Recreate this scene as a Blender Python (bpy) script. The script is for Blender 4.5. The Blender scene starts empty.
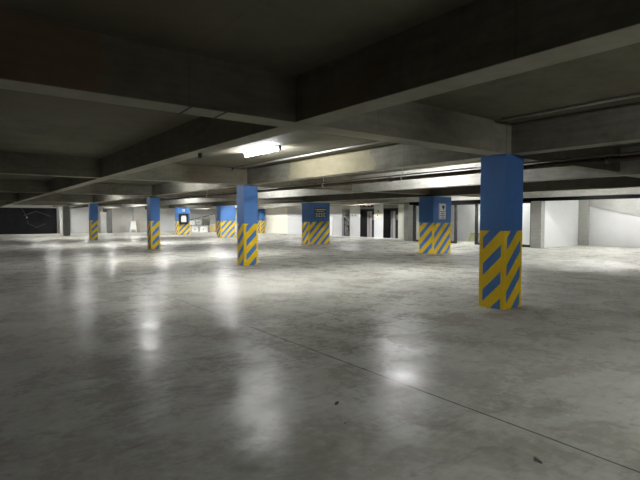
import bpy, bmesh, math, random
from mathutils import Vector, Matrix
random.seed(7)
S = bpy.context.scene
C = S.collection
PI = math.pi

# ------------------------------------------------------------------ helpers
def link(o, parent=None):
    C.objects.link(o)
    if parent is not None:
        o.parent = parent
    return o

def obj(name, bm, mats, parent=None, smooth=False):
    me = bpy.data.meshes.new(name)
    bmesh.ops.remove_doubles(bm, verts=bm.verts, dist=1e-5)
    bmesh.ops.recalc_face_normals(bm, faces=bm.faces)
    bm.to_mesh(me); bm.free()
    for m in (mats if isinstance(mats, (list, tuple)) else [mats]):
        me.materials.append(m)
    if smooth:
        for p in me.polygons: p.use_smooth = True
    return link(bpy.data.objects.new(name, me), parent)

def empty(name, loc):
    o = bpy.data.objects.new(name, None)
    o.empty_display_size = 0.2
    o.location = loc
    return link(o)

def tag(o, label, cat, group=None):
    o['label'] = label; o['category'] = cat
    if group: o['group'] = group
    return o

def struct(name, bm, mats, parent=None):
    o = obj(name, bm, mats, parent)
    if parent is None: o['kind'] = 'structure'
    return o

def box(bm, x0, x1, y0, y1, z0, z1, bevel=0.0, mi=0):
    t = bmesh.new()
    r = bmesh.ops.create_cube(t, size=1)
    bmesh.ops.scale(t, vec=(x1-x0, y1-y0, z1-z0), verts=t.verts)
    bmesh.ops.translate(t, vec=((x0+x1)/2, (y0+y1)/2, (z0+z1)/2), verts=t.verts)
    if bevel > 0:
        bmesh.ops.bevel(t, geom=list(t.edges), offset=bevel, segments=2, affect='EDGES', profile=0.5)
    for f in t.faces: f.material_index = mi
    merge(bm, t)

def merge(bm, t, mat=None):
    if mat is not None: bmesh.ops.transform(t, matrix=mat, verts=t.verts)
    vm = {v: bm.verts.new(v.co) for v in t.verts}
    for f in t.faces:
        try:
            nf = bm.faces.new([vm[v] for v in f.verts]); nf.material_index = f.material_index; nf.smooth = f.smooth
        except ValueError:
            pass
    t.free()

def tube(bm, p, q, r, seg=12, mi=0, r2=None):
    p, q = Vector(p), Vector(q); d = q-p
    t = bmesh.new()
    bmesh.ops.create_cone(t, cap_ends=True, segments=seg, radius1=r, radius2=r if r2 is None else r2, depth=d.length)
    for f in t.faces:
        f.material_index = mi
        if len(f.verts) == 4: f.smooth = True
    m = Matrix.Translation((p+q)/2) @ d.to_track_quat('Z', 'Y').to_matrix().to_4x4()
    merge(bm, t, m)

def prism(bm, pts, ext, mi=0):
    """closed polygon pts (3-D) extruded by the vector ext"""
    e = Vector(ext)
    a = [bm.verts.new(Vector(p)) for p in pts]; b = [bm.verts.new(Vector(p)+e) for p in pts]
    n = len(pts)
    fs = [bm.faces.new(a[::-1]), bm.faces.new(b)]
    for i in range(n): fs.append(bm.faces.new((a[i], a[(i+1) % n], b[(i+1) % n], b[i])))
    for f in fs: f.material_index = mi

# ------------------------------------------------------------------ materials
def new_mat(name):
    m = bpy.data.materials.new(name); m.use_nodes = True
    nt = m.node_tree; b = nt.nodes['Principled BSDF']
    return m, nt, b

def N(nt, t, **kw):
    n = nt.nodes.new(t)
    for k, v in kw.items(): setattr(n, k, v)
    return n

def ramp(nt, src, stops):
    r = N(nt, 'ShaderNodeValToRGB')
    el = r.color_ramp.elements
    while len(el) < len(stops): el.new(0.5)
    for e, (p, c) in zip(el, stops):
        e.position = p; e.color = (*c, 1) if len(c) == 3 else c
    nt.links.new(src, r.inputs[0]); return r

def noise(nt, scale, detail=4, rough=0.55, vec=None, stretch=None, dist=0.0):
    n = N(nt, 'ShaderNodeTexNoise')
    n.inputs['Scale'].default_value = scale; n.inputs['Detail'].default_value = detail
    n.inputs['Roughness'].default_value = rough; n.inputs['Distortion'].default_value = dist
    if vec is None:
        vec = N(nt, 'ShaderNodeNewGeometry').outputs['Position']
    if stretch:
        mp = N(nt, 'ShaderNodeMapping'); mp.inputs['Scale'].default_value = stretch
        nt.links.new(vec, mp.inputs[0]); vec = mp.outputs[0]
    nt.links.new(vec, n.inputs['Vector']); return n.outputs['Fac']

def mixc(nt, fac, a, b, mode='MIX'):
    m = N(nt, 'ShaderNodeMix', data_type='RGBA', blend_type=mode)
    for s, v in ((0, fac), (6, a), (7, b)):
        if hasattr(v, 'is_output'): nt.links.new(v, m.inputs[s])
        elif isinstance(v, (int, float)): m.inputs[s].default_value = v
        else: m.inputs[s].default_value = (*v, 1)
    return m.outputs[2]

def math_(nt, op, a, b=None, c=None):
    m = N(nt, 'ShaderNodeMath', operation=op)
    for i, v in enumerate((a, b, c)):
        if v is None: continue
        if hasattr(v, 'is_output'): nt.links.new(v, m.inputs[i])
        else: m.inputs[i].default_value = v
    return m.outputs[0]

def bump(nt, b, h, strength=0.3, dist=0.01):
    n = N(nt, 'ShaderNodeBump'); n.inputs['Strength'].default_value = strength; n.inputs['Distance'].default_value = dist
    nt.links.new(h, n.inputs['Height']); nt.links.new(n.outputs[0], b.inputs['Normal'])

def concrete(name, lo, hi, tint=None, seams=True, rough=0.85, patch=None):
    m, nt, b = new_mat(name)
    n1 = noise(nt, 0.55, 6, 0.62, dist=0.4); n2 = noise(nt, 9, 5, 0.6); n3 = noise(nt, 1.6, 4, 0.6, stretch=(1, 1, 7))
    mixv = math_(nt, 'ADD', math_(nt, 'MULTIPLY', n1, 0.5), math_(nt, 'ADD', math_(nt, 'MULTIPLY', n2, 0.2), math_(nt, 'MULTIPLY', n3, 0.3)))
    col = ramp(nt, mixv, [(0.33, lo), (0.66, hi)]).outputs[0]
    if tint:
        t = ramp(nt, noise(nt, 0.22, 3, 0.5, dist=0.8), [(0.5, (0, 0, 0)), (0.66, (1, 1, 1))]).outputs[0]
        col = mixc(nt, math_(nt, 'MULTIPLY', t, 0.6), col, tint)
    if patch:   # a stain with ragged ends along one axis
        ax, lo_, hi_, pc, amt = patch
        sp = N(nt, 'ShaderNodeSeparateXYZ'); nt.links.new(N(nt, 'ShaderNodeNewGeometry').outputs['Position'], sp.inputs[0])
        w = math_(nt, 'ADD', sp.outputs[ax], math_(nt, 'MULTIPLY', math_(nt, 'SUBTRACT', noise(nt, 2.0, 6, 0.7), 0.5), 2.2))
        g = math_(nt, 'MULTIPLY', math_(nt, 'GREATER_THAN', w, lo_), math_(nt, 'LESS_THAN', w, hi_))
        col = mixc(nt, math_(nt, 'MULTIPLY', g, amt), col, pc)
    if seams:   # marks of the formwork boards
        pos = N(nt, 'ShaderNodeNewGeometry').outputs['Position']
        sp = N(nt, 'ShaderNodeSeparateXYZ'); nt.links.new(pos, sp.inputs[0])
        k = None
        for ax, per in ((0, 2.44), (1, 2.44)):
            w = math_(nt, 'PINGPONG', math_(nt, 'ADD', sp.outputs[ax], 0.71), per/2)
            s = math_(nt, 'LESS_THAN', w, 0.008)
            k = s if k is None else math_(nt, 'MAXIMUM', k, s)
        col = mixc(nt, math_(nt, 'MULTIPLY', k, 0.18), col, tuple(c*0.4 for c in lo))
    nt.links.new(col, b.inputs['Base Color']); b.inputs['Roughness'].default_value = rough
    b.inputs['Specular IOR Level'].default_value = 0.25
    bump(nt, b, n2, 0.25, 0.01)
    return m

def plain(name, col, rough=0.5, metal=0.0, var=0.08, spec=0.5, scale=6):
    m, nt, b = new_mat(name)
    n = noise(nt, scale, 4, 0.6)
    c = ramp(nt, n, [(0.3, tuple(max(0, x*(1-var)) for x in col)), (0.7, tuple(min(1, x*(1+var)) for x in col))]).outputs[0]
    nt.links.new(c, b.inputs['Base Color'])
    b.inputs['Roughness'].default_value = rough; b.inputs['Metallic'].default_value = metal
    b.inputs['Specular IOR Level'].default_value = spec
    return m

def paint(name, col, worn, rough=0.6):
    m, nt, b = new_mat(name)
    n = noise(nt, 1.3, 5, 0.6); c = ramp(nt, n, [(0.3, tuple(x*0.88 for x in col)), (0.7, tuple(min(1, x*1.1) for x in col))]).outputs[0]
    chips = ramp(nt, noise(nt, 14, 6, 0.75), [(0.70, (0, 0, 0)), (0.74, (1, 1, 1))]).outputs[0]
    c = mixc(nt, math_(nt, 'MULTIPLY', chips, 0.7), c, worn)
    nt.links.new(c, b.inputs['Base Color']); b.inputs['Roughness'].default_value = rough
    b.inputs['Specular IOR Level'].default_value = 0.25
    bump(nt, b, noise(nt, 25, 3), 0.12, 0.004)
    return m

def floor_mat():
    m, nt, b = new_mat('polished_concrete')
    pos = N(nt, 'ShaderNodeNewGeometry').outputs['Position']
    sp = N(nt, 'ShaderNodeSeparateXYZ'); nt.links.new(pos, sp.inputs[0])
    big = noise(nt, 0.28, 5, 0.6, dist=0.6); mid = noise(nt, 1.5, 7, 0.66, dist=0.5); fine = noise(nt, 11, 5, 0.65)
    v = math_(nt, 'ADD', math_(nt, 'MULTIPLY', big, 0.4), math_(nt, 'ADD', math_(nt, 'MULTIPLY', mid, 0.42), math_(nt, 'MULTIPLY', fine, 0.18)))
    col = ramp(nt, v, [(0.34, (0.215, 0.207, 0.168)), (0.5, (0.35, 0.344, 0.305)), (0.64, (0.46, 0.458, 0.425))]).outputs[0]
    # dark oily blots
    st = ramp(nt, noise(nt, 2.1, 5, 0.7, stretch=(1.0, 1.5, 1), dist=1.2), [(0.54, (0, 0, 0)), (0.70, (1, 1, 1))]).outputs[0]
    col = mixc(nt, math_(nt, 'MULTIPLY', st, 0.34), col, (0.10, 0.098, 0.085))
    # fine scuffs, stretched two ways
    s1 = ramp(nt, noise(nt, 3.0, 6, 0.75, stretch=(0.5, 6, 1), dist=0.7), [(0.57, (0, 0, 0)), (0.66, (1, 1, 1))]).outputs[0]
    s2 = ramp(nt, noise(nt, 2.4, 6, 0.75, stretch=(6, 0.6, 1), dist=1.0), [(0.57, (0, 0, 0)), (0.67, (1, 1, 1))]).outputs[0]
    col = mixc(nt, math_(nt, 'MULTIPLY', s1, 0.30), col, (0.12, 0.118, 0.105))
    col = mixc(nt, math_(nt, 'MULTIPLY', s2, 0.15), col, (0.46, 0.46, 0.44))
    # sawn joints on the column grid
    wob = math_(nt, 'MULTIPLY', math_(nt, 'SUBTRACT', noise(nt, 0.9, 3), 0.5), 0.03)
    k = None
    for ax, off, per, wd, s in ((0, 3.15, 8.56, 0.009, 1.0), (1, 4.77, 8.9, 0.005, 0.7)):
        w = math_(nt, 'PINGPONG', math_(nt, 'ADD', math_(nt, 'SUBTRACT', sp.outputs[ax], off), wob), per/2)
        q = math_(nt, 'MULTIPLY', math_(nt, 'LESS_THAN', w, wd), s)
        k = q if k is None else math_(nt, 'MAXIMUM', k, q)
    col = mixc(nt, math_(nt, 'MULTIPLY', k, 0.85), col, (0.04, 0.04, 0.035))
    nt.links.new(col, b.inputs['Base Color'])
    r = math_(nt, 'ADD', math_(nt, 'MULTIPLY', mid, 0.5), math_(nt, 'ADD', math_(nt, 'MULTIPLY', fine, 0.3), -0.11))
    r = math_(nt, 'ADD', r, math_(nt, 'MULTIPLY', s1, 0.15))
    nt.links.new(r, b.inputs['Roughness'])
    nt.links.new(ramp(nt, mid, [(0.40, (0.03,)*3), (0.62, (0.11,)*3)]).outputs[0], b.inputs['Specular IOR Level'])
    bump(nt, b, math_(nt, 'ADD', mid, math_(nt, 'MULTIPLY', fine, 0.35)), 0.15, 0.012)
    # dusty matt film over the polish, worn through in patches and along sweeping scuffs
    film = noise(nt, 2.2, 8, 0.75, dist=1.0)
    k = ramp(nt, math_(nt, 'ADD', math_(nt, 'MULTIPLY', film, 0.7), math_(nt, 'MULTIPLY', fine, 0.3)), [(0.40, (0.12,)*3), (0.57, (0.80,)*3)]).outputs[0]
    df = N(nt, 'ShaderNodeBsdfDiffuse'); nt.links.new(col, df.inputs['Color'])
    mx = N(nt, 'ShaderNodeMixShader'); nt.links.new(k, mx.inputs[0])
    nt.links.new(df.outputs[0], mx.inputs[1]); nt.links.new(b.outputs[0], mx.inputs[2])
    nt.links.new(mx.outputs[0], nt.nodes['Material Output'].inputs['Surface'])
    return m

def glow(name, col, strength):
    m = bpy.data.materials.new(name); m.use_nodes = True; nt = m.node_tree; nt.nodes.clear()
    e = N(nt, 'ShaderNodeEmission'); e.inputs[0].default_value = (*col, 1); e.inputs[1].default_value = strength
    o = N(nt, 'ShaderNodeOutputMaterial'); nt.links.new(e.outputs[0], o.inputs[0]); return m

def glass_mat():
    m = bpy.data.materials.new('clear_glass'); m.use_nodes = True; nt = m.node_tree; nt.nodes.clear()
    t = N(nt, 'ShaderNodeBsdfTransparent'); t.inputs[0].default_value = (0.93, 0.95, 0.94, 1)
    g = N(nt, 'ShaderNodeBsdfGlossy'); g.inputs['Roughness'].default_value = 0.03
    x = N(nt, 'ShaderNodeMixShader'); x.inputs[0].default_value = 0.06
    nt.links.new(t.outputs[0], x.inputs[1]); nt.links.new(g.outputs[0], x.inputs[2])
    o = N(nt, 'ShaderNodeOutputMaterial'); nt.links.new(x.outputs[0], o.inputs[0]); return m

M_floor = floor_mat()
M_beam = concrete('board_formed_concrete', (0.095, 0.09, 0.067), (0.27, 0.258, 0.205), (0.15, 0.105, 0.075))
M_palebeam = concrete('pale_board_formed_concrete', (0.22, 0.215, 0.19), (0.46, 0.45, 0.41))
M_redbeam = concrete('rust_stained_concrete', (0.10, 0.094, 0.07), (0.27, 0.258, 0.205), patch=(0, -9, 1.15, (0.24, 0.13, 0.08), 0.6))
M_ochrebeam = concrete('lime_stained_concrete', (0.065, 0.062, 0.048), (0.185, 0.178, 0.145), patch=(1, 7.4, 10.6, (0.27, 0.235, 0.12), 0.35))
M_shadebeam = concrete('shaded_dark_concrete', (0.05, 0.048, 0.038), (0.12, 0.115, 0.095))  # shade of the unlit beam face, put into a darker concrete colour
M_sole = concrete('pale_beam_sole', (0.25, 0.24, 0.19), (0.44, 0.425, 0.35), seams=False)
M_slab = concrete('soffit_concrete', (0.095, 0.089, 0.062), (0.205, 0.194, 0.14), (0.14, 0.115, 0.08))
M_grey = concrete('grey_concrete', (0.22, 0.22, 0.20), (0.34, 0.34, 0.315), seams=False)
M_darkgrey = concrete('dark_grey_concrete', (0.065, 0.065, 0.06), (0.12, 0.12, 0.11), seams=False)
M_pale = concrete('pale_render', (0.42, 0.415, 0.385), (0.54, 0.535, 0.50), seams=False)
M_white = plain('white_paint', (0.64, 0.65, 0.64), 0.6, var=0.03, scale=1.5)
M_offwhite = plain('off_white_paint', (0.50, 0.505, 0.495), 0.6, var=0.05, scale=1.2)
M_cream = plain('cream_paint', (0.74, 0.72, 0.62), 0.6, var=0.04, scale=1.2)
M_darkwall = plain('charcoal_wall', (0.012, 0.012, 0.014), 0.8, var=0.3, scale=1.4, spec=0.1)
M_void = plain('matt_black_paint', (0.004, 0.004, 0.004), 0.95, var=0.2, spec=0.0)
M_blue = paint('blue_gloss_paint', (0.068, 0.175, 0.43), (0.10, 0.14, 0.24))
M_yellow = paint('yellow_gloss_paint', (0.72, 0.49, 0.012), (0.35, 0.24, 0.06))
M_black = plain('black_metal', (0.012, 0.012, 0.013), 0.5, var=0.2)
M_steel = plain('brushed_steel', (0.42, 0.42, 0.42), 0.4, metal=0.5, var=0.1)
M_doorgrey = plain('grey_door_paint', (0.50, 0.49, 0.48), 0.45, var=0.06)
M_galv = plain('galvanised_steel', (0.45, 0.45, 0.43), 0.45, metal=0.5, var=0.12)
M_pipe = plain('rusty_brown_pipe', (0.055, 0.036, 0.024), 0.55, var=0.3)
M_cable = plain('grey_cable', (0.10, 0.10, 0.095), 0.6, var=0.1)
M_plastic = plain('white_plastic', (0.72, 0.72, 0.70), 0.45, var=0.03)
M_card = plain('brown_cardboard', (0.46, 0.36, 0.19), 0.85, var=0.1)
M_olive = plain('dark_olive_metal', (0.09, 0.09, 0.065), 0.6, var=0.35, scale=12)
M_lime = plain('pale_yellow_board', (0.25, 0.25, 0.125), 0.7, var=0.05)
M_chalk = plain('chalk', (0.16, 0.155, 0.13), 0.9, var=0.1)
M_sign = plain('white_sign', (0.74, 0.74, 0.72), 0.4, var=0.02)
M_ink = plain('dark_ink', (0.03, 0.03, 0.035), 0.6, var=0.1)
M_greyboard = plain('dark_grey_board', (0.055, 0.055, 0.05), 0.5, var=0.1)
M_ylw = plain('yellow_notice', (0.75, 0.60, 0.12), 0.5, var=0.04)
M_leaf = plain('dry_brown_leaf', (0.05, 0.04, 0.025), 0.8, var=0.3, scale=30)
M_wood = plain('pale_timber', (0.36, 0.30, 0.22), 0.75, var=0.15)
M_tube = glow('lit_fluorescent_tube', (0.985, 0.99, 1.0), 95)
M_glass = glass_mat()

# ------------------------------------------------------------------ setting
BZ, SZ = 2.54, 3.03
bm = bmesh.new(); box(bm, -6, 30, -10, 53, -0.3, 0); struct('floor', bm, M_floor)
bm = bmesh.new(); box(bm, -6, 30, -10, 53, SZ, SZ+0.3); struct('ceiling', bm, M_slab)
bm = bmesh.new(); box(bm, -6.3, -6, -10, 53, 0, SZ); struct('wall_left', bm, M_grey)
bm = bmesh.new(); box(bm, -6.3, 30, -10.3, -10, 0, SZ); struct('wall_front', bm, M_grey)

# beams: the long ones run between the camera's two vanishing points
def beam(x0, x1, y0, y1, z0, z1=SZ, m=None):
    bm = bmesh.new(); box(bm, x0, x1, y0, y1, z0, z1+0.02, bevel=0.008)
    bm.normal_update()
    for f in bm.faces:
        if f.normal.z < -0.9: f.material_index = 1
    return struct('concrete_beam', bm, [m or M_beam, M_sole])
BEAM_A = [(-1.5, -1.2, BZ), (2.93, 3.24, BZ), (7.16, 7.47, BZ), (11.5, 11.8, 2.43), (15.9, 16.3, 2.42), (20.1, 20.4, 2.40), (23.0, 23.35, 2.42)]
for x0, x1, z in BEAM_A: beam(x0, x1, -10, 52, z, m=M_palebeam if x0 in (11.5, 20.1) else M_ochrebeam if x0 == 7.16 else M_shadebeam if x0 == 15.9 else None)
BEAM_B = [-4.6, 4.28, 13.15, 22.3, 34.8, 44.6]
for y in BEAM_B:
    beam(-6, 7.3, y, y+0.33, BZ-0.004, m=M_redbeam if y == 4.28 else None)
    beam(7.3, 23.2, y, y+0.33, 2.50)

# right-hand side: lift wall, niche, shopfront, recess
def wall(name, x0, x1, y0, y1, z0=0, z1=SZ, m=M_white):
    bm = bmesh.new(); box(bm, x0, x1, y0, y1, z0, z1); return struct(name, bm, m)
wall('wall_right', 24.4, 25.4, 37.05, 52, m=M_cream)
wall('wall_right.001', 24.4, 25.4, 29.1, 37.05, m=M_offwhite)
bm = bmesh.new(); box(bm, 24.36, 24.4, 30.3, 36.98, 0.0, 1.62); struct('trim_1', bm, M_white)
wall('wall_right.002', 25.2, 25.4, 28.12, 29.1, m=M_offwhite)            # back of the niche
wall('wall_right.003', 24.4, 25.4, 26.96, 28.12)
wall('wall_right.004', 24.4, 25.4, 24.47, 25.41)
wall('wall_right.005', 24.4, 25.4, 22.40, 23.0, m=M_cream)
wall('wall_right.006', 24.4, 25.4, 25.41, 26.96, 2.2, SZ, M_grey)
wall('wall_right.007', 24.4, 25.4, 23.0, 24.47, 2.2, SZ, M_grey)
wall('wall_right.008', 24.4, 25.4, 28.12, 29.1, 2.2, SZ, M_pale)
wall('wall_right.009', 24.2, 26.5, 20.9, 22.40)
wall('wall_right.010', 26.3, 26.5, 12.3, 20.9)                            # lobby back
wall('wall_right.011', 23.1, 27.3, 12.02, 12.30)                          # bright return wall
wall('wall_right.012', 27.2, 27.5, -10, 12.02, m=M_offwhite)
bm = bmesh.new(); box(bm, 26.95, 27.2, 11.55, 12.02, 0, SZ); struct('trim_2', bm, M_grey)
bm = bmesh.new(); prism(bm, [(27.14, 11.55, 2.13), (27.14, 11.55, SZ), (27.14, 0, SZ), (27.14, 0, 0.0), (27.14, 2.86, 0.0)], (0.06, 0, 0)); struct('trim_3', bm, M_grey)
# dark header running along the whole right side
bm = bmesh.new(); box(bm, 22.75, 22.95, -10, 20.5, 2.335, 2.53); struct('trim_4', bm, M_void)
# back
wall('wall_back', -6, 3.0, 52, 52.3, m=M_grey)
wall('wall_back.001', 1.0, 7.45, 51.9, 52.0, 0, 2.45, M_darkwall)
wall('wall_back.002', 3.0, 26, 52, 52.3, m=M_pale)
wall('wall_back.003', 8.7, 11.1, 51.88, 52, 0, 2.6, M_offwhite)
wall('wall_back.004', 17.2, 24.4, 51.85, 52, 0, SZ, M_white)
wall('wall_back.005', 7.6, 8.05, 51.2, 52, 0, 2.5, M_pale)
wall('wall_back.006', 8.15, 8.3, 51.2, 52, 0, 2.6, M_white)
bm = bmesh.new(); box(bm, 11.1, 11.65, 50.5, 52, 0, 2.1); struct('trim_5', bm, M_grey)
bm = bmesh.new(); box(bm, 11.65, 12.15, 50.4, 52, 0, 2.6); struct('trim_6', bm, M_greyboard)

bm = bmesh.new(); box(bm, 24.05, 24.4, 21.6, 30.0, 0, 0.07, 0.01); struct('trim_7', bm, M_white)
# lift doors in dark recesses
def lift(n, y0, y1):
    bm = bmesh.new()
    box(bm, 25.15, 25.3, y0, y1, 0, 2.2)                                  # dark back
    box(bm, 24.42, 25.15, y1-0.03, y1, 0, 2.2); box(bm, 24.42, 25.15, y0, y0+0.03, 0, 2.2)
    box(bm, 24.42, 25.15, y0, y1, 2.12, 2.2)
    r = struct('door_%d' % n, bm, M_black)
    w = (y1-y0)
    bm = bmesh.new(); box(bm, 25.09, 25.15, y0+0.63*w, y0+0.97*w, 0.02, 2.02, 0.01); obj('door_leaf', bm, M_doorgrey, r)
    bm = bmesh.new(); box(bm, 25.07, 25.09, y0+0.80*w, y0+0.815*w, 0.02, 2.02); obj('leaf_joint', bm, M_ink, r)
    bm = bmesh.new(); box(bm, 25.10, 25.15, y0+0.59*w, y0+0.63*w, 0.02, 2.08, 0.005); obj('door_frame', bm, M_cable, r)
    return r
lift(1, 25.41, 26.96); lift(2, 23.0, 24.47)

# shopfront
def frame_post(y, w=0.12):
    bm = bmesh.new(); box(bm, 23.12, 23.24, y-w/2, y+w/2, 0, 2.38, 0.004); return bm
r = struct('window_1', frame_post(20.42, 0.2), M_black)
obj('frame_post', frame_post(17.25, 0.14), M_black, r)
bm = bmesh.new(); box(bm, 23.12, 23.24, 17.25, 20.4, 0, 0.12, 0.004); obj('bottom_rail', bm, M_black, r)
bm = bmesh.new(); box(bm, 23.12, 23.24, 17.25, 20.4, 2.26, 2.42, 0.004); obj('top_rail', bm, M_black, r)
bm = bmesh.new(); box(bm, 23.17, 23.182, 17.3, 20.32, 0.1, 2.28); obj('glass_pane', bm, M_glass, r)
r = struct('window_2', frame_post(15.85, 0.14), M_black)
obj('frame_post', frame_post(12.6, 0.14), M_black, r)
bm = bmesh.new(); box(bm, 23.12, 23.24, 12.6, 15.85, 0, 0.12, 0.004); obj('bottom_rail', bm, M_black, r)
bm = bmesh.new(); box(bm, 23.12, 23.24, 12.6, 15.85, 2.26, 2.42, 0.004); obj('top_rail', bm, M_black, r)
bm = bmesh.new(); box(bm, 23.17, 23.182, 12.65, 15.8, 0.1, 2.28); obj('glass_pane', bm, M_glass, r)
bm = bmesh.new(); box(bm, 23.12, 23.24, 15.9, 17.2, 2.26, 2.42, 0.004); struct('door_3', bm, M_black)
bm = bmesh.new(); box(bm, 23.10, 23.12, 15.74, 15.80, 0.55, 0.95, 0.004); obj('door_handle', bm, M_black, bpy.data.objects['window_2'])

# ------------------------------------------------------------------ columns
def clip(poly, a, b, c):
    """keep a*u + b*v >= c"""
    out = []
    for i in range(len(poly)):
        p, q = poly[i], poly[(i+1) % len(poly)]
        dp, dq = a*p[0]+b*p[1]-c, a*q[0]+b*q[1]-c
        if dp >= 0: out.append(p)
        if (dp > 0 > dq) or (dp < 0 < dq):
            t = dp/(dp-dq); out.append((p[0]+t*(q[0]-p[0]), p[1]+t*(q[1]-p[1])))
    return out

def stripes(x0, x1, y0, y1, h, per, phase, blue=0.46, ml=0.07, mr=0.06):
    """band with hazard stripes: rising to the right on every face"""
    bm = bmesh.new()
    faces = [  # origin, u direction, width
        (Vector((x0, y0, 0)), Vector((1, 0, 0)), x1-x0), (Vector((x1, y0, 0)), Vector((0, 1, 0)), y1-y0),
        (Vector((x1, y1, 0)), Vector((-1, 0, 0)), x1-x0), (Vector((x0, y1, 0)), Vector((0, -1, 0)), y1-y0)]
    def put(o, u, poly, mi):
        if len(poly) < 3: return
        ps = []
        for p in poly:
            if not ps or (abs(p[0]-ps[-1][0])+abs(p[1]-ps[-1][1])) > 1e-4: ps.append(p)
        if len(ps) < 3: return
        try:
            f = bm.faces.new([bm.verts.new(o+u*p[0]+Vector((0, 0, p[1]))) for p in ps]); f.material_index = mi
        except ValueError: pass
    for o, u, w in faces:
        a, b = min(ml, w*0.2), w-min(mr, w*0.15)
        put(o, u, [(0, 0), (a, 0), (a, h), (0, h)], 0)
        put(o, u, [(b, 0), (w, 0), (w, h), (b, h)], 0)
        mid = [(a, 0), (b, 0), (b, h), (a, h)]
        k0 = int(math.floor((-w-phase)/per))-2
        for k in range(k0, k0+int((h+w)/per)+6):
            lo = phase+k*per
            # band: lo <= v-(u-a) < lo+per*blue is blue
            put(o, u, clip(clip(mid, -1, 1, lo-a), 1, -1, -(lo+per*blue)+a), 1)
            put(o, u, clip(clip(mid, -1, 1, lo+per*blue-a), 1, -1, -(lo+per)+a), 0)
    bm.faces.new([bm.verts.new(p) for p in ((x0, y0, h), (x1, y0, h), (x1, y1, h), (x0, y1, h))])
    return bm

def column(x0, x1, y0, y1, top, h, per, phase, label, group, **kw):
    r = empty('painted_column', ((x0+x1)/2, (y0+y1)/2, 0))
    tag(r, label, 'column', group)
    w, d = (x1-x0)/2, (y1-y0)/2
    bm = bmesh.new(); box(bm, -w, w, -d, d, h, top-0.002, bevel=0.006); obj('shaft', bm, M_blue, r)
    obj('striped_base', stripes(-w, w, -d, d, h, per, phase, **kw), [M_yellow, M_blue], r)
    return r
G1, G2 = 'slim painted columns', 'broad painted piers'
column(7.01, 7.545, 4.265, 4.73, 2.536, 1.29, 0.44, 0.09, 'tall blue column with yellow stripes standing nearest, alone on the open floor', G1)
bm = bmesh.new(); box(bm, 7.02, 7.20, 4.27, 4.66, 2.53, SZ+0.01); struct('concrete_beam', bm, M_beam)
column(7.07, 7.56, 13.2, 13.68, 2.532, 1.32, 0.44, 0.15, 'slim blue and yellow striped column, second in its row, behind the bay with the glowing lamp', G1)
column(7.27, 7.72, 22.95, 23.5, 2.50, 1.36, 0.44, 0.16, 'slim blue and yellow striped column, third in its row, with a pale wall behind', G1)
column(7.08, 7.58, 35.2, 35.7, 2.49, 1.34, 0.44, 0.10, 'smallest slim blue and yellow striped column, beside the far pale shutter panel', G1)
column(15.66, 16.84, 12.78, 13.56, 2.40, 1.30, 0.50, 0.12, 'broad blue striped pier bearing a white pictogram sign, in front of the glazed lobby', G2)
column(15.70, 17.22, 21.65, 22.35, 2.38, 1.28, 0.50, 0.05, 'broad blue striped pier bearing a dark grey notice board', G2)
column(15.42, 16.5, 41.0, 41.8, 2.47, 1.22, 0.50, 0.2, 'far broad blue striped pier with a black framed box on it', G2)
column(15.87, 17.12, 33.4, 34.15, 2.42, 1.29, 0.50, 0.1, 'bright blue striped pier without any sign, beside the piled clutter', G2)
column(23.75, 24.3, 41.0, 41.55, 2.40, 1.25, 0.40, 0.1, 'blue striped column half hidden behind the second slim column, by the cream wall', G1)

def grey_column(x0, x1, y0, y1, top, label, m=None):
    bm = bmesh.new(); cx, cy = (x0+x1)/2, (y0+y1)/2
    box(bm, x0-cx, x1-cx, y0-cy, y1-cy, 0, top, bevel=0.012)
    o = obj('concrete_column', bm, m or M_grey); o.location = (cx, cy, 0)
    return tag(o, label, 'column', 'bare concrete columns')
grey_column(6.95, 7.45, 44.9, 45.35, 2.498, 'bare grey column at the far left next to the black wall', M_darkgrey)
grey_column(23.25, 23.7, 21.0, 21.4, 2.49, 'bare grey concrete pier between the lift doors and the black framed glazing')
grey_column(22.72, 23.08, 11.88, 12.42, 2.335, 'bare grey concrete pier right of the nearest blue column, by the bright white wall')

# ------------------------------------------------------------------ lamps
def make_lamp(on=True):
    r = empty('fluorescent_lamp', (0, 0, 0))
    bm = bmesh.new(); box(bm, -0.07, 0.07, -0.74, 0.74, -0.03, 0.001, 0.006); obj('housing', bm, M_plastic, r)
    for s in (-1, 1):
        bm = bmesh.new(); box(bm, -0.02, 0.02, s*0.75-0.025, s*0.75+0.025, -0.10, 0.0, 0.005); obj('end_socket', bm, M_cable, r)
    bm = bmesh.new(); tube(bm, (0, -0.73, -0.072), (0, 0.73, -0.072), 0.017, 10); obj('tube', bm, M_tube, r)
    return r
LAMPS = [(5.42, 9.27, 'lit fluorescent tube lamp on the soffit before the second slim column'),
 (5.4, 17.2, None), (5.4, 28.5, None), (5.4, 39.5, None), (5.4, 48, None),
 (9.8, 9.0, None), (9.5, 18.2, None), (9.5, 28.5, None), (9.5, 39.5, None), (9.5, 48, None), (5.4, -1.0, 'lit fluorescent ceiling lamp on the near soffit, to the right of the nearest blue column'),
 (13.7, 28.5, None), (13.7, 39.5, None), (13.7, 48, None),
 (16.9, 7.5, None), (18.2, 13.8, None), (16.9, 31.4, None), (18.2, 39.5, None), (18.2, 46, None),
 (21.8, 9.0, None), (21.8, 17, None), (21.8, 25, None), (21.8, 32, None), (21.8, 46, None), (21.8, 38, None),
 (25.0, 9.3, None), (24.9, 16.0, None)]
proto = make_lamp()
kids = list(proto.children)
for i, (x, y, lab) in enumerate(LAMPS):
    if i == 0: o = proto
    else:
        o = proto.copy(); C.objects.link(o)
        for k in kids:
            c = k.copy(); c.parent = o; C.objects.link(c)
    o.location = (x, y, SZ)
    tag(o, lab or 'lit fluorescent ceiling lamp tucked up between the concrete beams farther back', 'lamp', 'ceiling lamps')

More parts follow.
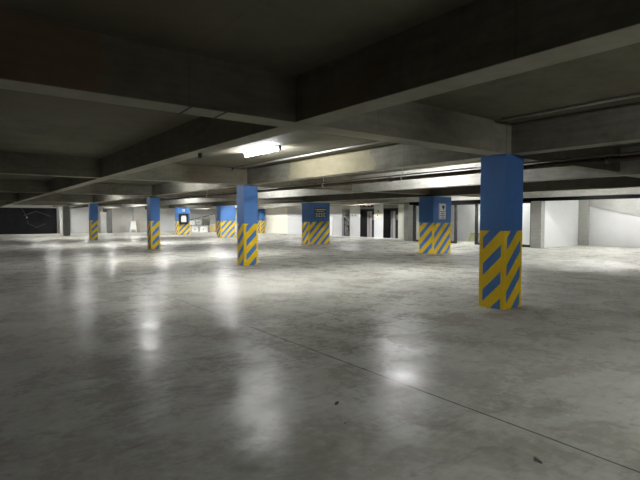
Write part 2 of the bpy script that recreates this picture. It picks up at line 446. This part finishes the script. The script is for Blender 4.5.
# ------------------------------------------------------------------ pipes and conduits
def pipe(name, x, z, y0, y1, r, m, label, cat='pipe', rods=(), top=SZ, couplings=()):
    bm = bmesh.new(); tube(bm, (0, y0, 0), (0, y1, 0), r, 14)
    o = obj(name, bm, m, smooth=False); o.location = (x, 0, z)
    for y in rods:
        b2 = bmesh.new(); tube(b2, (0, y, r*0.8), (0, y, top-z), 0.008, 6); tube(b2, (0, y-0.02, 0), (0, y+0.02, 0), r*1.25, 14)
        obj('hanger_rod', b2, M_galv, o)
    for y in couplings:
        b2 = bmesh.new(); tube(b2, (0, y-0.05, 0), (0, y+0.05, 0), r*1.3, 14); obj('coupling', b2, m, o)
    return tag(o, label, cat)
pipe('fire_pipe', 8.2, 2.42, -9.9, 51.5, 0.042, M_pipe, 'thick brown pipe hung under the beams, passing behind the nearest column', rods=(-3.0, 1.5, 7.6, 10.6, 15.5, 18.5, 25, 29), couplings=(3.2, 8.0, 17.0, 20.5))
pipe('conduit', 7.9, 2.462, -9.9, 51.5, 0.014, M_cable, 'thin grey conduit running just above the thick brown pipe', 'conduit')
pipe('ceiling_conduit', 6.67, 3.008, -9.9, 4.15, 0.022, M_galv, 'galvanised conduit on the soffit ending beside the nearest blue column', 'conduit')
pipe('ceiling_conduit', 6.67, 3.008, 4.65, 13.1, 0.022, M_galv, 'galvanised conduit on the lit soffit next to the glowing lamp', 'conduit')

# ------------------------------------------------------------------ signs and fittings
def at(o, x, y, z):
    o.location = (x, y, z); return o
# white pictogram sign on the broad pier (face towards -y at y = 12.78)
bm = bmesh.new(); box(bm, -0.23, 0.23, -0.02, 0, -0.33, 0.33, 0.006)
sg = at(obj('sign_board', bm, M_sign), 16.24, 12.78, 1.78); tag(sg, 'white upright sign with dark pictogram and text lines on a broad blue pier', 'sign')
bm = bmesh.new()
for (cx, cz, rr) in ((0.07, 0.19, 0.06),):
    t = bmesh.new(); bmesh.ops.create_cone(t, cap_ends=True, segments=24, radius1=rr, radius2=rr, depth=0.006)
    merge(bm, t, Matrix.Translation((cx, -0.022, cz)) @ Matrix.Rotation(PI/2, 4, 'X'))
prism(bm, [(-0.08, -0.019, 0.25), (-0.02, -0.019, 0.25), (0.10, -0.019, 0.08), (0.03, -0.019, 0.06)], (0, -0.006, 0))
obj('pictogram', bm, M_ink, sg)
bm = bmesh.new()
for k, (a, b_) in enumerate(((-0.15, 0.14), (-0.12, 0.10), (-0.15, 0.15), (-0.10, 0.12))):
    box(bm, a, b_, -0.025, -0.019, -0.03-0.075*k, 0.0-0.075*k)
obj('text_lines', bm, M_ink, sg)
bm = bmesh.new()
for a in (-0.21, 0.195): box(bm, a, a+0.015, -0.024, -0.019, -0.31, 0.31)
for z in (-0.31, 0.295): box(bm, -0.21, 0.21, -0.024, -0.019, z, z+0.015)
obj('border', bm, M_cable, sg)
# dark notice board on the next broad pier
bm = bmesh.new(); box(bm, -0.42, 0.42, -0.025, 0, -0.29, 0.29, 0.006)
sg = at(obj('notice_board', bm, M_greyboard), 16.52, 21.652, 1.79); tag(sg, 'dark grey notice board with rows of pale writing on a broad blue pier', 'sign')
bm = bmesh.new(); box(bm, -0.38, 0.38, -0.03, -0.024, 0.17, 0.215); box(bm, -0.30, 0.22, -0.03, -0.024, 0.08, 0.11)
for k in range(3):
    for j in range(4):
        box(bm, -0.34+0.18*j, -0.24+0.18*j+0.03*((k+j) % 2), -0.03, -0.024, -0.05-0.09*k, -0.005-0.09*k)
obj('writing', bm, M_sign, sg)
# framed box on the far broad pier
bm = bmesh.new()
box(bm, -0.42, 0.42, -0.16, 0, 0.40, 0.47, 0.008); box(bm, -0.42, 0.42, -0.16, 0, -0.47, -0.40, 0.008)
box(bm, -0.42, -0.34, -0.16, 0, -0.40, 0.40, 0.008); box(bm, 0.34, 0.42, -0.16, 0, -0.40, 0.40, 0.008); box(bm, -0.34, 0.34, -0.05, 0, -0.40, 0.40)
sg = at(obj('wall_cabinet', bm, M_black), 15.88, 41.0, 1.42); tag(sg, 'black framed box with a pale inside hung on the far striped pier', 'cabinet')
bm = bmesh.new(); box(bm, -0.24, 0.24, -0.12, -0.05, -0.28, 0.12, 0.02); prism(bm, [(-0.24, -0.12, 0.12), (0.24, -0.12, 0.12), (0.17, -0.12, 0.28), (-0.17, -0.12, 0.28)], (0, 0.07, 0)); obj('inner_panel', bm, M_plastic, sg)
bm = bmesh.new(); box(bm, -0.11, 0.11, -0.03, 0, -0.11, 0.11, 0.004)
sg = at(obj('small_plate', bm, M_plastic), 15.92, 41.002, 2.18); tag(sg, 'small square white plate high on the far pier above the black framed box', 'plate')
bm = bmesh.new(); box(bm, -0.045, 0.045, -0.034, -0.029, -0.045, 0.045); obj('plate_mark', bm, M_card, sg)
# yellow notices by the lifts (faces towards -x)
def notice(x, y, z, w, h, label):
    bm = bmesh.new(); box(bm, -0.012, 0, -w/2, w/2, -h/2, h/2, 0.003)
    o = at(obj('notice', bm, M_sign), x+0.002, y, z); tag(o, label, 'notice')
    bm = bmesh.new(); box(bm, -0.016, -0.012, -w*0.40, w*0.40, h*0.08, h*0.42); box(bm, -0.016, -0.012, -w*0.40, w*0.05, -h*0.42, -h*0.12); obj('yellow_field', bm, M_ylw, o)
    for a, b_, c, d in ((-0.28, 0.28, 0.14, 0.22), (-0.22, 0.20, 0.28, 0.34), (0.10, 0.36, -0.38, -0.1)):
        bm = bmesh.new(); box(bm, -0.02, -0.012, w*a, w*b_, h*c, h*d); obj('notice_print', bm, M_ink, o)
notice(24.4, 24.97, 1.86, 0.30, 0.56, 'yellow and white notice on the white pier between the two lift doors')
def call_panel(y, z, label):
    bm = bmesh.new(); box(bm, -0.03, 0, -0.07, 0.07, -0.2, 0.2, 0.006)
    o = at(obj('call_panel', bm, M_steel), 25.15, y, z); tag(o, label, 'panel')
    bm = bmesh.new(); box(bm, -0.036, -0.03, -0.05, 0.05, 0.03, 0.16); obj('yellow_plate', bm, M_ylw, o)
    bm = bmesh.new(); tube(bm, (-0.03, 0, -0.10), (-0.045, 0, -0.10), 0.025, 12); obj('button', bm, M_ink, o)
call_panel(26.27, 1.55, 'steel call panel with yellow plate beside the left lift door')
call_panel(23.80, 1.55, 'steel call panel with yellow plate beside the right lift door')
for y, lab in ((27.85, 'small wall switch on the white lift wall, next to the niche'), (27.48, 'small wall switch on the white lift wall, next to the dark lift recess')):
    bm = bmesh.new(); box(bm, -0.02, 0, -0.07, 0.07, -0.07, 0.07, 0.006)
    o = at(obj('wall_switch', bm, M_steel), 24.4, y, 1.72); tag(o, lab, 'switch', 'wall switches')
    bm = bmesh.new(); box(bm, -0.028, -0.02, -0.035, 0.035, -0.05, 0.05, 0.004); obj('rocker', bm, M_cable, o)
# dark boxes over the lift lintel
for y, lab in ((26.6, 'small dark box on the lintel over the left lift, first from the niche'), (25.75, 'small dark box on the lintel over the left lift, next to the white pier')):
    bm = bmesh.new(); box(bm, -0.12, 0, -0.22, 0.22, -0.12, 0.12, 0.01)
    o = at(obj('junction_box', bm, M_ink), 24.402, y, 2.42); tag(o, lab, 'box', 'lintel boxes')
    bm = bmesh.new(); box(bm, -0.135, -0.12, -0.08, 0.08, -0.05, 0.05, 0.003); obj('cover_plate', bm, M_steel, o)
# black handrail frame in the niche
r = empty('handrail', (24.55, 28.72, 0)); tag(r, 'black metal handrail frame with a slanting top rail in the pale niche', 'handrail')
def bar(name, p, q, rad=0.03, m=None):
    bm = bmesh.new(); tube(bm, p, q, rad, 8); return obj(name, bm, m or M_black, r)
bar('post', (0, 0.26, 0), (0, 0.26, 1.5)); bar('post', (0, -0.28, 0), (0, -0.28, 1.12))
bar('top_rail', (0, 0.28, 1.52), (0, -0.30, 1.10), 0.04); bar('mid_rail', (0, 0.26, 1.05), (0, -0.28, 0.68)); bar('bottom_rail', (0, 0.26, 0.1), (0, -0.28, 0.1))
bar('brace', (0, 0.26, 0.12), (0, -0.28, 0.66), 0.02); bar('brace', (0, -0.28, 0.72), (0, 0.26, 1.42), 0.02)
# pale yellow board leaning in the lobby
bm = bmesh.new(); prism(bm, [(-0.03, -0.33, 0), (0.03, -0.33, 0), (0.33, -0.33, 0.56), (0.27, -0.33, 0.56)], (0, 0.66, 0))
tag(at(obj('leaning_board', bm, M_lime), 25.85, 17.95, 0.0), 'pale yellow board leaning on the white lobby wall behind the glazing', 'board')

# ------------------------------------------------------------------ clutter by the back wall, between the two far piers
r = empty('folding_table', (20.3, 47.8, 0)); r.rotation_euler.z = -0.65
tag(r, 'low table with a thin black top among the clutter by the far white wall', 'table')
bm = bmesh.new(); box(bm, -1.05, 1.05, -0.35, 0.35, 0.72, 0.77, 0.006); obj('tabletop', bm, M_black, r)
for sx in (-1, 1):
    for sy in (-1, 1):
        bm = bmesh.new(); tube(bm, (sx*0.98, sy*0.29, 0), (sx*0.98, sy*0.29, 0.72), 0.025, 8); obj('leg', bm, M_black, r)
RZ = Matrix.Rotation(-0.65, 4, 'Z')
def on_table(u, v, z):
    p = RZ @ Vector((u, v, 0)); return (20.3+p.x, 47.8+p.y, z)
def carton(u, v, z, sx, sy, sz, m, name, label, cat='box', lid=True):
    bm = bmesh.new(); box(bm, -sx/2, sx/2, -sy/2, sy/2, 0, sz, 0.01)
    o = obj(name, bm, m); o.location = on_table(u, v, z); o.rotation_euler.z = -0.65; tag(o, label, cat)
    if lid:
        bm = bmesh.new(); box(bm, -sx/2-0.01, sx/2+0.01, -sy/2-0.01, sy/2+0.01, sz*0.82, sz+0.012, 0.006); obj('lid', bm, m, o)
        bm = bmesh.new(); box(bm, -0.07, 0.07, -sy/2-0.012, -sy/2, sz*0.45, sz*0.58, 0.003); obj('hand_hole', bm, M_ink, o)
    return o
carton(-0.45, 0, 0.0, 0.75, 0.5, 0.55, M_plastic, 'white_box', 'white box on the floor under the black table, nearer the framed pier')
carton(0.45, 0, 0.0, 0.85, 0.5, 0.60, M_plastic, 'white_box', 'white box on the floor under the black table, nearer the brown carton')
carton(-0.05, 0, 0.772, 0.55, 0.45, 0.52, M_steel, 'grey_box', 'light grey box on the black table beside the dark machine')
carton(-0.72, 0, 0.772, 0.5, 0.4, 0.40, M_plastic, 'white_box', 'white box standing on the left end of the black table')
g = carton(0.68, 0, 0.772, 0.72, 0.5, 0.75, M_olive, 'generator', 'dark olive machine housing standing on the black table', 'machine', lid=False)
for k in range(4):
    bm = bmesh.new(); box(bm, -0.28, 0.28, -0.265, -0.25, 0.12+0.14*k, 0.17+0.14*k, 0.004); obj('vent_slot', bm, M_ink, g)
bm = bmesh.new(); tube(bm, (-0.28, 0, 0.74), (-0.28, 0, 0.86), 0.02, 8); tube(bm, (0.28, 0, 0.74), (0.28, 0, 0.86), 0.02, 8); tube(bm, (-0.3, 0, 0.86), (0.3, 0, 0.86), 0.025, 8); obj('carrying_bar', bm, M_black, g)
c = carton(1.42, -0.1, 0.0, 0.55, 0.55, 0.80, M_card, 'cardboard_box', 'brown cardboard carton on the floor beside the bright blue pier', lid=False)
bm = bmesh.new(); box(bm, -0.04, 0.04, -0.285, 0.285, 0.79, 0.808); box(bm, -0.04, 0.04, -0.283, -0.274, 0.5, 0.80); obj('packing_tape', bm, M_wood, c)
bm = bmesh.new(); tube(bm, (-1.5, 0.45, 1.20), (1.6, 0.45, 1.98), 0.035, 8); tube(bm, (-1.5, 0.45, 1.20), (-1.62, 0.45, 0.0), 0.03, 8); tube(bm, (1.6, 0.45, 1.98), (1.7, 0.45, 0.0), 0.03, 8)
o = obj('trestle', bm, M_black); o.location = (20.3, 47.8, 0); o.rotation_euler.z = -0.65; tag(o, 'thin black rail sloping up behind the clutter between the two far piers', 'rail')

# white board on legs and timber by the back wall
r = empty('display_board', (14.35, 51.0, 0)); tag(r, 'white tapered board on two short legs before the pale back wall', 'board')
bm = bmesh.new(); prism(bm, [(-0.32, -0.05, 0.28), (0.34, -0.05, 0.28), (0.24, -0.05, 1.16), (-0.22, -0.05, 1.16)], (0, 0.1, 0)); obj('panel', bm, M_plastic, r)
for sx in (-0.27, 0.29):
    bm = bmesh.new(); box(bm, sx-0.05, sx+0.05, -0.05, 0.05, 0, 0.28, 0.004); obj('leg', bm, M_plastic, r)
bm = bmesh.new(); prism(bm, [(-0.16, 0, 0), (0.16, 0, 0), (0.16, 0.34, 1.35), (-0.16, 0.34, 1.35)], (0, 0.05, 0))
tag(at(obj('timber_plank', bm, M_wood), 15.05, 51.5, 0), 'short brownish plank leaning on the back wall beside the white board', 'plank')
bm = bmesh.new(); tube(bm, (0, 0, 1.2), (0, 0, 2.9), 0.02, 6); tag(at(obj('hanging_cable', bm, M_cable), 14.6, 51.9, 0), 'thin dark cable running down the pale back wall to the white board', 'cable')
# chalk outline and a hanging wire on the black wall
bm = bmesh.new()
def chalk(x0, z0, x1, z1):
    tube(bm, (x0, 51.88, z0), (x1, 51.88, z1), 0.014, 6)
chalk(4.7, 1.7, 5.75, 2.15); chalk(5.75, 2.15, 6.95, 1.65); chalk(5.05, 1.25, 5.05, 1.0); chalk(5.05, 1.0, 5.75, 0.6); chalk(5.75, 0.6, 6.5, 0.95)
tag(obj('chalk_art', bm, M_chalk), 'thin pale hexagon outline on the black far wall', 'drawing')
bm = bmesh.new(); tube(bm, (4.55, 51.7, 2.42), (4.95, 51.7, 1.62), 0.012, 6)
o = obj('hanging_wire', bm, M_chalk); tag(o, 'short slanting wire with a pale tip hanging before the black far wall', 'wire')
bm = bmesh.new(); bmesh.ops.create_uvsphere(bm, u_segments=10, v_segments=8, radius=0.07); bmesh.ops.translate(bm, vec=(4.97, 51.7, 1.55), verts=bm.verts); obj('tip', bm, M_plastic, o)
# white switch box behind the smallest slim column
bm = bmesh.new(); box(bm, -0.38, 0.38, -0.15, 0, 0, 0.75, 0.01)
o = at(obj('wall_box', bm, M_plastic), 10.85, 51.88, 1.78); tag(o, 'white box high on the back wall just right of the smallest striped column', 'box')
bm = bmesh.new(); box(bm, -0.3, 0.3, -0.165, -0.15, 0.08, 0.67, 0.004); obj('cover', bm, M_offwhite, o)

# ------------------------------------------------------------------ small things near the camera
for x, y, a, lab in ((2.38, 2.90, 0.4, 'small dark dry leaf on the floor, farther left of the two near the joint'), (2.80, 1.45, 1.2, 'small dark dry leaf on the floor at the bottom edge near the joint line'), (2.2, 2.58, 2.2, 'tiny dark crumb of leaf on the floor just below the left dry leaf')):
    k = 0.35 if 'crumb' in lab else 1.0
    bm = bmesh.new()
    pts = [(-0.035*k, 0, 0.004), (-0.015*k, 0.012*k, 0.008), (0.012*k, 0.014*k, 0.010*k), (0.036*k, 0.002, 0.012*k), (0.010*k, -0.012*k, 0.006), (-0.018*k, -0.012*k, 0.004)]
    prism(bm, pts, (0, 0, -0.003))
    o = at(obj('dry_leaf', bm, M_leaf), x, y, 0.0); o.rotation_euler.z = a; tag(o, lab, 'leaf', 'dry leaves on the floor')
bm = bmesh.new(); box(bm, -0.11, 0.11, -0.05, 0.05, 0, 0.006, 0.002)
o = at(obj('paper_scrap', bm, M_ylw), 3.98, 18.64, 0.0005); o.rotation_euler.z = -0.3; tag(o, 'small yellow scrap lying on the floor before the smallest striped column', 'scrap')
for x, lab in ((1.74, 'dark strap round the underside of the left beam, farther from the crossing'), (2.10, 'dark strap round the underside of the left beam, nearer the crossing')):
    bm = bmesh.new(); prism(bm, [(x-0.008, 4.262, BZ-0.012), (x+0.008, 4.262, BZ-0.012), (x+0.03, 4.628, BZ-0.012), (x+0.014, 4.628, BZ-0.012)], (0, 0, 0.006))
    tag(obj('beam_strap', bm, M_ink), lab, 'strap', 'straps on the left beam')
for x, y, z, lab in ((3.1, 7.25, BZ-0.03, 'dark stub under the long beam left of the lamp'), (6.6, 13.0, 2.985, 'dark end fitting of the soffit conduit by the second slim column')):
    bm = bmesh.new(); tube(bm, (0, 0, -0.035), (0, 0, 0.03), 0.035, 12); tube(bm, (0, 0, -0.05), (0, 0, -0.035), 0.02, 12)
    tag(at(obj('ceiling_fitting', bm, M_ink), x, y, z), lab, 'fitting')

# ------------------------------------------------------------------ camera, world, view
F, HZ, VB = 472.0, 218.0, -40.0
pitch = math.atan((240-HZ)/F)
th = math.atan((320-VB)/F*math.cos(pitch))
cam = bpy.data.cameras.new('camera'); co = bpy.data.objects.new('camera', cam); C.objects.link(co)
cam.sensor_width = 36; cam.lens = F/640*36; cam.clip_start = 0.05; cam.clip_end = 200
co.location = (0, 0, 1.5); co.rotation_euler = (PI/2-pitch, 0, -th)
S.camera = co
w = bpy.data.worlds.new('world'); S.world = w; w.use_nodes = True
w.node_tree.nodes['Background'].inputs[0].default_value = (0, 0, 0, 1)
vs = S.view_settings
vs.view_transform = 'Standard'; vs.look = 'None'; vs.gamma = 1; vs.use_curve_mapping = False; vs.exposure = 3.0
S.cycles.diffuse_bounces = 8
S.cycles.max_bounces = 12
